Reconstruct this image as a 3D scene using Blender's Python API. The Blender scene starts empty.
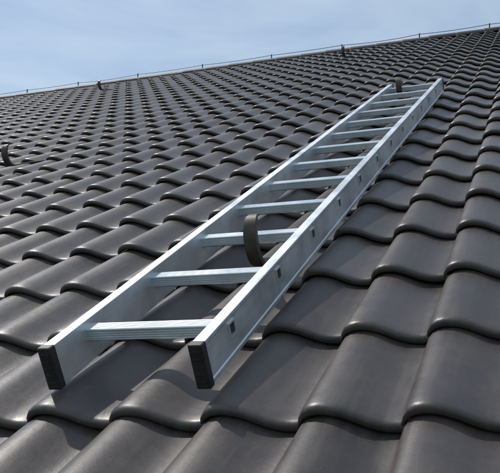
import bpy, bmesh, numpy as np, math, random
from mathutils import Matrix, Vector
random.seed(4); rng=np.random.default_rng(7)
PITCH=math.radians(30.6); PHI=0.0110
EAVE_H=5.2
GA=0.318; TW=0.176; U0=0.480; V0=-0.182
RIDGE=9.12
UL,UR=-17.0,6.0
VMIN=-2.0
ROOF=Matrix.Translation((0,0,EAVE_H+1.0))@Matrix.Rotation(PITCH,4,'X')      # (u,v,n)->world
LADM=ROOF@Matrix.Rotation(-PHI,4,'Z')
scene=bpy.context.scene

# ---------------------------------------------------------------- helpers
def link(o,parent=None):
    scene.collection.objects.link(o)
    if parent is not None: o.parent=parent
    return o
def empty(name,mat=None):
    e=bpy.data.objects.new(name,None); e.empty_display_size=.2
    scene.collection.objects.link(e)
    if mat is not None: e.matrix_world=mat
    return e
def mesh_obj(name,verts,faces,mat,parent=None,smooth=False):
    me=bpy.data.meshes.new(name); me.from_pydata([tuple(v) for v in verts],[],faces)
    me.materials.append(mat); me.update()
    if smooth:
        me.polygons.foreach_set('use_smooth',[True]*len(me.polygons))
    return link(bpy.data.objects.new(name,me),parent)
def fixn(o):
    bm=bmesh.new();bm.from_mesh(o.data);bmesh.ops.recalc_face_normals(bm,faces=bm.faces);bm.to_mesh(o.data);bm.free()
def extrude_profile(name,prof,axis,a,b,mat,parent,origin=(0,0,0),bevel=0.0):
    n=len(prof);V=[]
    for t in (a,b):
        for p in prof:
            V.append((p[0]+origin[0],t+origin[1],p[1]+origin[2]) if axis=='y' else (t+origin[0],p[0]+origin[1],p[1]+origin[2]))
    F=[(i,(i+1)%n,n+(i+1)%n,n+i) for i in range(n)]+[tuple(range(n))[::-1],tuple(range(n,2*n))]
    o=mesh_obj(name,V,F,mat,parent);fixn(o)
    if bevel:
        m=o.modifiers.new('bev','BEVEL');m.width=bevel;m.segments=2;m.limit_method='ANGLE';m.angle_limit=math.radians(40)
    return o
def nodes(name):
    m=bpy.data.materials.new(name);m.use_nodes=True
    nt=m.node_tree;return m,nt,nt.nodes['Principled BSDF']
def noise(nt,vec,scale,detail=3,rough=.55):
    n=nt.nodes.new('ShaderNodeTexNoise');n.inputs['Scale'].default_value=scale;n.inputs['Detail'].default_value=detail;n.inputs['Roughness'].default_value=rough
    nt.links.new(vec,n.inputs['Vector']);return n.outputs['Fac']
def ramp(nt,fac,p0,c0,p1,c1):
    r=nt.nodes.new('ShaderNodeValToRGB');e=r.color_ramp.elements
    e[0].position=p0;e[0].color=tuple(c0)+(1,);e[1].position=p1;e[1].color=tuple(c1)+(1,)
    nt.links.new(fac,r.inputs['Fac']);return r.outputs['Color']
def mrange(nt,fac,a,b,c,d):
    r=nt.nodes.new('ShaderNodeMapRange')
    for k,x in zip(('From Min','From Max','To Min','To Max'),(a,b,c,d)): r.inputs[k].default_value=x
    nt.links.new(fac,r.inputs['Value']);return r.outputs[0]
def mix(nt,fac,a,b,mode='MIX'):
    m=nt.nodes.new('ShaderNodeMix');m.data_type='RGBA';m.blend_type=mode
    if isinstance(fac,(int,float)): m.inputs['Factor'].default_value=fac
    else: nt.links.new(fac,m.inputs['Factor'])
    for s,x in((6,a),(7,b)):
        if isinstance(x,tuple): m.inputs[s].default_value=x+(1,)
        else: nt.links.new(x,m.inputs[s])
    return m.outputs[2]
def math_(nt,op,a,b):
    m=nt.nodes.new('ShaderNodeMath');m.operation=op
    for i,x in enumerate((a,b)):
        if isinstance(x,(int,float)): m.inputs[i].default_value=x
        else: nt.links.new(x,m.inputs[i])
    return m.outputs[0]
def bump(nt,h,st,dist,b):
    u=nt.nodes.new('ShaderNodeBump');u.inputs['Strength'].default_value=st;u.inputs['Distance'].default_value=dist
    nt.links.new(h,u.inputs['Height']);nt.links.new(u.outputs[0],b.inputs['Normal'])

# ---------------------------------------------------------------- materials
def tile_material():
    m,nt,b=nodes('engobed_clay_tile');L=nt.links
    at=nt.nodes.new('ShaderNodeAttribute');at.attribute_name='rnd'
    tc=nt.nodes.new('ShaderNodeTexCoord').outputs['Object']
    n1=noise(nt,tc,11,5,.68)
    n3=noise(nt,tc,90,3,.6)
    mp=nt.nodes.new('ShaderNodeMapping');mp.inputs['Scale'].default_value=(38,3.5,10);L.new(tc,mp.inputs[0])
    n4=noise(nt,mp.outputs[0],1,3,.6)                    # rain streaks running down the slope
    base=ramp(nt,at.outputs['Fac'],0,(.043,.034,.031),1,(.079,.064,.057))
    blot=ramp(nt,n1,.35,(.74,.74,.77),.72,(1.28,1.23,1.17))
    c=mix(nt,1.0,base,blot,'MULTIPLY')
    c=mix(nt,mrange(nt,n4,.52,.74,0,.20),c,(.15,.13,.11))
    c=mix(nt,mrange(nt,n3,.66,.76,0,.30),c,(.22,.20,.16))
    L.new(c,b.inputs['Base Color'])
    r=mrange(nt,n1,.25,.75,.33,.46)
    r=math_(nt,'ADD',r,mrange(nt,at.outputs['Fac'],0,1,.07,-.05))
    r=math_(nt,'ADD',r,mrange(nt,n4,.4,.75,0,.10))
    L.new(r,b.inputs['Roughness'])
    h=math_(nt,'ADD',n1,math_(nt,'MULTIPLY',n3,.18))
    bump(nt,h,.26,.004,b)
    b.inputs['Specular IOR Level'].default_value=.6
    return m
def alu(name,base,rough,axis,metal):
    m,nt,b=nodes(name);L=nt.links
    tc=nt.nodes.new('ShaderNodeTexCoord').outputs['Object'];mp=nt.nodes.new('ShaderNodeMapping')
    mp.inputs['Scale'].default_value=(6,400,400) if axis=='x' else (400,4,400)
    L.new(tc,mp.inputs['Vector'])
    n=noise(nt,mp.outputs[0],1,3)
    n2=noise(nt,tc,9,4,.65)
    c=ramp(nt,n2,.3,(base*.74,base*.785,base*.83),.7,(base*.96,base,base*1.04))  # bluish tint puts the sky's reflection into the neutral metal's colour
    c=mix(nt,.30,c,ramp(nt,n,.3,(.55,.56,.57),.7,(1,1,1)),'MULTIPLY')
    L.new(c,b.inputs['Base Color'])
    L.new(mrange(nt,n2,.3,.7,rough-.08,rough+.10),b.inputs['Roughness'])
    bump(nt,n,.06,.001,b)
    b.inputs['Metallic'].default_value=metal
    return m
def simple(name,col,rough,metal=0,var=.25,scale=12):
    m,nt,b=nodes(name)
    tc=nt.nodes.new('ShaderNodeTexCoord').outputs['Object'];n=noise(nt,tc,scale,4)
    nt.links.new(ramp(nt,n,.3,tuple(c*(1-var) for c in col),.7,tuple(c*(1+var) for c in col)),b.inputs['Base Color'])
    b.inputs['Roughness'].default_value=rough;b.inputs['Metallic'].default_value=metal
    bump(nt,n,.15,.002,b)
    return m
M_TILE=tile_material()
M_RIDGE=simple('ridge_tile_clay',(.045,.037,.033),.62,0,.3,9)
M_RAIL=alu('mill_aluminium_rail',.79,.43,'y',.78)
M_RUNG=alu('ribbed_aluminium_rung',.90,.37,'x',.75)
M_CAP=simple('black_plastic_cap_bore_shade',(.022,.021,.022),.5,0,.3,40)  # black plastic caps; also the painted shade in the rung ends
M_HOOK=simple('painted_steel_hook',(.050,.036,.028),.5,.0,.35,30)
M_DECK=simple('dark_roof_underlay',(.02,.018,.017),.9)
M_WIRE=simple('conductor_wire',(.16,.16,.17),.5,.6)
M_WALL=simple('rendered_wall',(.55,.52,.46),.9,0,.08,3)
M_GRASS=simple('grass',(.06,.09,.03),.95,0,.35,.6)

# ---------------------------------------------------------------- house and roof
house=empty('tiled_roof_house')
cs=np.array([-.030,-.012,0,.05,.12,.20,.29,.38,.47,.56,.65,.74,.83,.92,1.0,1.05])
ch=np.array([.02,.20,.42,.74,.92,1.0,.985,.89,.72,.50,.29,.13,.04,.02,.06,.04])
A=.037; STEP=.023; TH=.020
rows=[(.010,-TH),(.001,-TH+.001),(-.0018,-TH+.005),(-.0015,-.006),(.0025,-.0017),(.010,0),(.03,0),(.10,0),(.19,0),(.28,0),(.36,0)]
def tile_field(umin,umax,vmin,vmax):
    ks=np.arange(math.floor((umin-U0)/TW),math.ceil((umax-U0)/TW))
    js=np.arange(math.floor((vmin-V0)/GA),math.floor((vmax-V0)/GA)+1)
    K,J=np.meshgrid(ks,js);K=K.ravel();J=J.ravel();T=len(K)
    nr,nc=len(rows),len(cs)
    vv=np.array([r[0] for r in rows])[:,None]*np.ones(nc)[None]
    vv=vv-.008*ch[None]*np.exp(-np.maximum(vv,0)/.03)
    nn=np.array([r[1] for r in rows])[:,None]+A*ch[None]
    uu=np.ones(nr)[:,None]*cs[None]*TW
    vv=np.repeat(vv[None],T,0);nn=np.repeat(nn[None],T,0);uu=np.repeat(uu[None],T,0)
    rr=rng.normal(size=(6,T,1,1)).clip(-2,2)
    nn=nn+STEP*(1-vv/GA)+.0009*rr[0]+.0008*rr[5]*(uu/TW-.5)*2
    rot=.0042*rr[2]
    u2=uu+(U0+K*TW)[:,None,None]+.0011*rr[3]-rot*(vv-.16)
    v2=vv+(V0+J*GA)[:,None,None]+.0030*rr[4]+rot*(uu-TW/2)
    v2=np.minimum(v2,RIDGE+.02)
    P=np.stack([u2,v2,nn-STEP-A],-1).reshape(-1,3)   # roll crests at n~0
    base=(np.arange(T)*nr*nc)[:,None]
    q=np.array([(i*nc+j,i*nc+j+1,(i+1)*nc+j+1,(i+1)*nc+j) for i in range(nr-1) for j in range(nc-1)])
    F=(base[:,:,None]+q[None]).reshape(-1,4)
    me=bpy.data.meshes.new('roof_tiles')
    me.vertices.add(len(P));me.vertices.foreach_set('co',P.ravel())
    me.loops.add(F.size);me.loops.foreach_set('vertex_index',F.ravel().astype(np.int32))
    me.polygons.add(len(F));me.polygons.foreach_set('loop_start',np.arange(0,F.size,4,dtype=np.int32))
    me.polygons.foreach_set('use_smooth',np.ones(len(F),dtype=bool))
    at=me.attributes.new('rnd','FLOAT','POINT')
    at.data.foreach_set('value',np.repeat(np.clip(rng.beta(1.8,1.8,T),0,1),nr*nc).astype(np.float32))
    me.update(calc_edges=True);me.validate()
    me.materials.append(M_TILE)
    return me
tiles=link(bpy.data.objects.new('roof_tiles',tile_field(UL,UR,VMIN,RIDGE-.1)));tiles.matrix_world=ROOF;tiles.parent=house
deck=mesh_obj('roof_underlay',[(UL,VMIN,-.085),(UR,VMIN,-.085),(UR,RIDGE,-.085),(UL,RIDGE,-.085)],[(0,1,2,3)],M_DECK);deck.matrix_world=ROOF;deck.parent=house
def W(u,v,n): return ROOF@Vector((u,v,n))
apex=W(0,RIDGE,-.03)
bz=W(0,VMIN,-.09)
yb=2*apex.y-bz.y
mesh_obj('rear_roof_slope',[(UL,apex.y,apex.z-.03),(UR,apex.y,apex.z-.03),(UR,yb,bz.z),(UL,yb,bz.z)],[(0,1,2,3)],M_TILE,house)
V=[];F=[]
x=UL
while x<UR:
    r0,r1=.092,.084; seg=12; L_=.40;st=.36
    b0=len(V);jz=random.uniform(-.004,.004)
    for (xx,rr) in((x,r0-.012),(x,r0-.002),(x+.01,r0),(x+.04,r0-.001),(x+L_,r1)):
        for s in range(seg+1):
            a=math.pi*(-.05+1.1*s/seg)
            V.append((xx,apex.y-rr*math.cos(a),apex.z-.035+jz+rr*math.sin(a)*.8))
    for k in range(4):
        for s in range(seg):
            q=b0+k*(seg+1)+s;F.append((q,q+1,q+seg+2,q+seg+1))
    x+=st
mesh_obj('ridge_tiles',V,F,M_RIDGE,house,True)
x0,x1=UL+.3,UR-.3;y0=bz.y+.5;y1=yb-.5;zt=bz.z+.1
V=[(x0,y0,0),(x1,y0,0),(x1,y1,0),(x0,y1,0),(x0,y0,zt),(x1,y0,zt),(x1,y1,zt),(x0,y1,zt),(x0,apex.y,apex.z-.25),(x1,apex.y,apex.z-.25)]
mesh_obj('walls',V,[(0,1,5,4),(2,3,7,6),(1,2,6,9,5),(3,0,4,8,7)],M_WALL,house)
prof=[(math.cos(a)*.065,math.sin(a)*.065) for a in [math.pi+math.pi*k/8 for k in range(9)]]+[(math.cos(a)*.06,math.sin(a)*.06) for a in [2*math.pi-math.pi*k/8 for k in range(9)]]
extrude_profile('gutter',prof,'x',UL,UR,M_WIRE,house,(0,bz.y-.03,bz.z-.03))
mesh_obj('ground',[(-1500,-1500,0),(1500,-1500,0),(1500,1500,0),(-1500,1500,0)],[(0,1,2,3)],M_GRASS)

# ---------------------------------------------------------------- lightning conductor
def tube(name,pts,rad,mat,parent=None):
    c=bpy.data.curves.new(name,'CURVE');c.dimensions='3D';c.bevel_depth=rad;c.bevel_resolution=2
    s=c.splines.new('POLY');s.points.add(len(pts)-1)
    for p,q in zip(s.points,pts): p.co=(*q,1)
    c.materials.append(mat);return link(bpy.data.objects.new(name,c),parent)
lc=empty('lightning_conductor')
zr=apex.z+.095
hx=[];x=UL+.4
while x<UR: hx.append(x);x+=1.0+random.uniform(-.08,.08)
pts=[]
for a,b in zip(hx[:-1],hx[1:]):
    sag=random.uniform(.006,.022)
    for f in (0,.25,.5,.75): pts.append((a+(b-a)*f,apex.y,zr-sag*4*f*(1-f)))
pts.append((hx[-1],apex.y,zr))
tube('wire',pts,.0042,M_WIRE,lc)
for k,xx in enumerate(hx):
    tube('holder_%d'%k,[(xx,apex.y,apex.z+.02),(xx+random.uniform(-.006,.006),apex.y,zr+.012)],.008,M_HOOK,lc)

# ---------------------------------------------------------------- ladder
lad=empty('aluminium_ladder',LADM)
w,t,H,E,LT,ZR=.2843,.025,.0850,.1316,3.451,.0560
def rail(name,sgn,xin):
    def X(d): return xin+sgn*d
    lip=.008;rc=.0020
    p=[(X(0),.002),(X(t),.002),(X(t),lip+.002),(X(t-rc),lip+.004),(X(t-rc),H-lip-.002),(X(t),H-lip),(X(t),H),(X(0),H)]
    return extrude_profile(name,p,'y',-E+.012,LT,M_RAIL,lad,bevel=.0012)
rail('rail_left',-1,0.0);rail('rail_right',1,w)
def box(name,a,b,mat,parent,bev=.001):
    p=[(a[0],a[2]),(b[0],a[2]),(b[0],b[2]),(a[0],b[2])]
    return extrude_profile(name,p,'y',a[1],b[1],mat,parent,bevel=bev)
for nm,xa,xb in(('left',-t,0),('right',w,w+t)):
    for e,(ya,yb_) in (('foot',(-E,-E+.018)),('top',(LT-.016,LT+.005))):
        box('end_cap_%s_%s'%(e,nm),(xa-.0018,ya,-.001),(xb+.0018,yb_,H+.0018),M_CAP,lad,.003)
    for i in range(5):
        z=.012+i*.0145
        box('foot_rib_%s_%d'%(nm,i),(xa+.003,-E-.0015,z),(xb-.003,-E+.001,z+.005),M_CAP,lad,.0006)
def rung_profile():
    hw,hh=.0155,.0135
    P=[];nrib=5
    for i in range(nrib):
        y0=-hw+(2*hw)*i/nrib; d=2*hw/nrib
        for f,z in((.0,-.0022),(.22,0),(.72,0),(1.0,-.0022)):
            if f==1.0 and i<nrib-1: continue
            P.append((y0+f*d,hh+z))
    P+=[(hw,hh-.004),(hw-.001,-hh+.004),(hw-.004,-hh),(-hw+.004,-hh)]
    for z in(-hh+.005,-hh+.010,-hh+.015,-hh+.020):
        P+=[(-hw+.0002,z-.0012),(-hw+.0018,z),(-hw+.0002,z+.0012)]
    return P
RP=rung_profile()
for k in range(13):
    y=.28*k
    if y>LT-.05: break
    extrude_profile('rung_%d'%(k+1),RP,'x',0.0,w,M_RUNG,lad,(0,y,ZR))
    for sgn,xin,nm in((-1,0.0,'l'),(1,w,'r')):
        xo=xin+sgn*t
        s=.0145;th=.0035
        V=[];F=[]
        for (hx_,dx) in((s,-.003),(s,.0012),(s-th,.0012),(s-th,-.0018)):
            for yy,zz in((-1,-1),(1,-1),(1,1),(-1,1)): V.append((xo+sgn*dx,y+yy*hx_,ZR+zz*hx_))
        for r_ in range(3):
            for q in range(4): F.append((r_*4+q,r_*4+(q+1)%4,(r_+1)*4+(q+1)%4,(r_+1)*4+q))
        mesh_obj('rung_flare_%s_%d'%(nm,k+1),V,F,M_RUNG,lad)
        mesh_obj('rung_bore_shade_%s_%d'%(nm,k+1),[(xo-sgn*.0015,y+a_*(s-th),ZR+b_*(s-th)) for a_,b_ in((-1,-1),(1,-1),(1,1),(-1,1))],[(0,1,2,3)],M_CAP,lad)  # flat black panel paints the shade inside the hollow rung

# ---------------------------------------------------------------- roof hooks
def roof_hook(u,v,h=.12,wd=.034,rz=0):
    path=[(.28,-.030),(.16,-.012),(.07,.001),(.03,.004)]
    n=18
    for i in range(n+1):
        a=math.radians(-90-185*i/n)          # arc bulging downslope, opening upslope
        path.append((.014+.046*math.cos(a), .006+h*.5+(h*.5)*math.sin(a)))
    V=[];F=[];m=len(path)
    for i,(y,z) in enumerate(path):
        j0=max(i-1,0);j1=min(i+1,m-1)
        d=Vector((path[j1][0]-path[j0][0],path[j1][1]-path[j0][1])).normalized()
        nrm=Vector((-d.y,d.x))
        f=i/(m-1); th=.007+.011*math.sin(math.pi*min(max((f-.15)/.85,0),1))
        wf=wd*(1 if f<.75 else 1-.35*((f-.75)/.25)**2)
        for sx,st_ in((-1,-1),(1,-1),(1,1),(-1,1)):
            V.append((sx*wf/2,y+nrm.x*st_*th/2,z+nrm.y*st_*th/2))
    for i in range(m-1):
        for q in range(4): F.append((i*4+q,i*4+(q+1)%4,(i+1)*4+(q+1)%4,(i+1)*4+q))
    F+=[(0,1,2,3),tuple(range((m-1)*4,m*4))]
    o=mesh_obj('roof_hook',V,F,M_HOOK,None);fixn(o)
    for p_ in o.data.polygons: p_.use_smooth=True
    b=o.modifiers.new('b','BEVEL');b.width=.0022;b.segments=2;b.limit_method='ANGLE';b.angle_limit=math.radians(45);b.harden_normals=True
    o.matrix_world=ROOF@Matrix.Translation((u,v,0))@Matrix.Rotation(rz,4,'Z')
    return o
roof_hook(.190,.475,.130);roof_hook(.10,3.33,.12);roof_hook(-2.03,2.43);roof_hook(-4.52,7.60);roof_hook(-1.24,7.55)

# ---------------------------------------------------------------- camera
Rm=[(0.95614,0.25200,-0.14930),(-0.05806,-0.33656,-0.93987),(-0.28710,0.90732,-0.30716)]
C=(0.9027,-1.1858,0.6041)
X,Y,Z=Vector(Rm[0]),-Vector(Rm[1]),-Vector(Rm[2])
mc=Matrix(((X.x,Y.x,Z.x,C[0]),(X.y,Y.y,Z.y,C[1]),(X.z,Y.z,Z.z,C[2]),(0,0,0,1)))
cd=bpy.data.cameras.new('camera');cd.sensor_width=36;cd.lens=747.0/500*36
cd.shift_x=(250-330.95)/500;cd.shift_y=(248.5-236.5)/500;cd.clip_start=.05;cd.clip_end=5000
cam=link(bpy.data.objects.new('camera',cd));cam.matrix_world=LADM@mc;scene.camera=cam

# ---------------------------------------------------------------- light
s_roof=Vector((-.50,.55,.67)).normalized()
s=(ROOF.to_3x3()@s_roof).normalized()
el=math.asin(s.z);az=math.atan2(s.x,s.y)
sd=bpy.data.lights.new('sun','SUN');sd.energy=2.9;sd.angle=math.radians(.8);sd.color=(1,.95,.88)
so=link(bpy.data.objects.new('sun',sd));so.rotation_euler=s.to_track_quat('Z','Y').to_euler();so.location=(0,0,30)
wd=bpy.data.worlds.new('World');scene.world=wd;wd.use_nodes=True;nt=wd.node_tree;Lk=nt.links
bg=nt.nodes['Background'];bg.inputs['Strength'].default_value=.13
sky=nt.nodes.new('ShaderNodeTexSky');sky.sky_type='NISHITA';sky.sun_disc=False;sky.sun_elevation=el;sky.sun_rotation=az%(2*math.pi)
sky.air_density=1.0;sky.dust_density=.6
tc=nt.nodes.new('ShaderNodeTexCoord');mp=nt.nodes.new('ShaderNodeMapping');mp.inputs['Scale'].default_value=(1.2,1.2,5);mp.inputs['Rotation'].default_value=(0,.25,0)
Lk.new(tc.outputs['Generated'],mp.inputs[0])
nz=nt.nodes.new('ShaderNodeTexNoise');nz.inputs['Scale'].default_value=2.6;nz.inputs['Detail'].default_value=6;nz.inputs['Distortion'].default_value=.6
Lk.new(mp.outputs[0],nz.inputs['Vector'])
Lk.new(mix(nt,mrange(nt,nz.outputs['Fac'],.36,.74,.25,.85),sky.outputs[0],(4.9,5.9,6.7)),bg.inputs['Color'])
scene.view_settings.view_transform='Standard';scene.view_settings.look='None';scene.view_settings.exposure=0
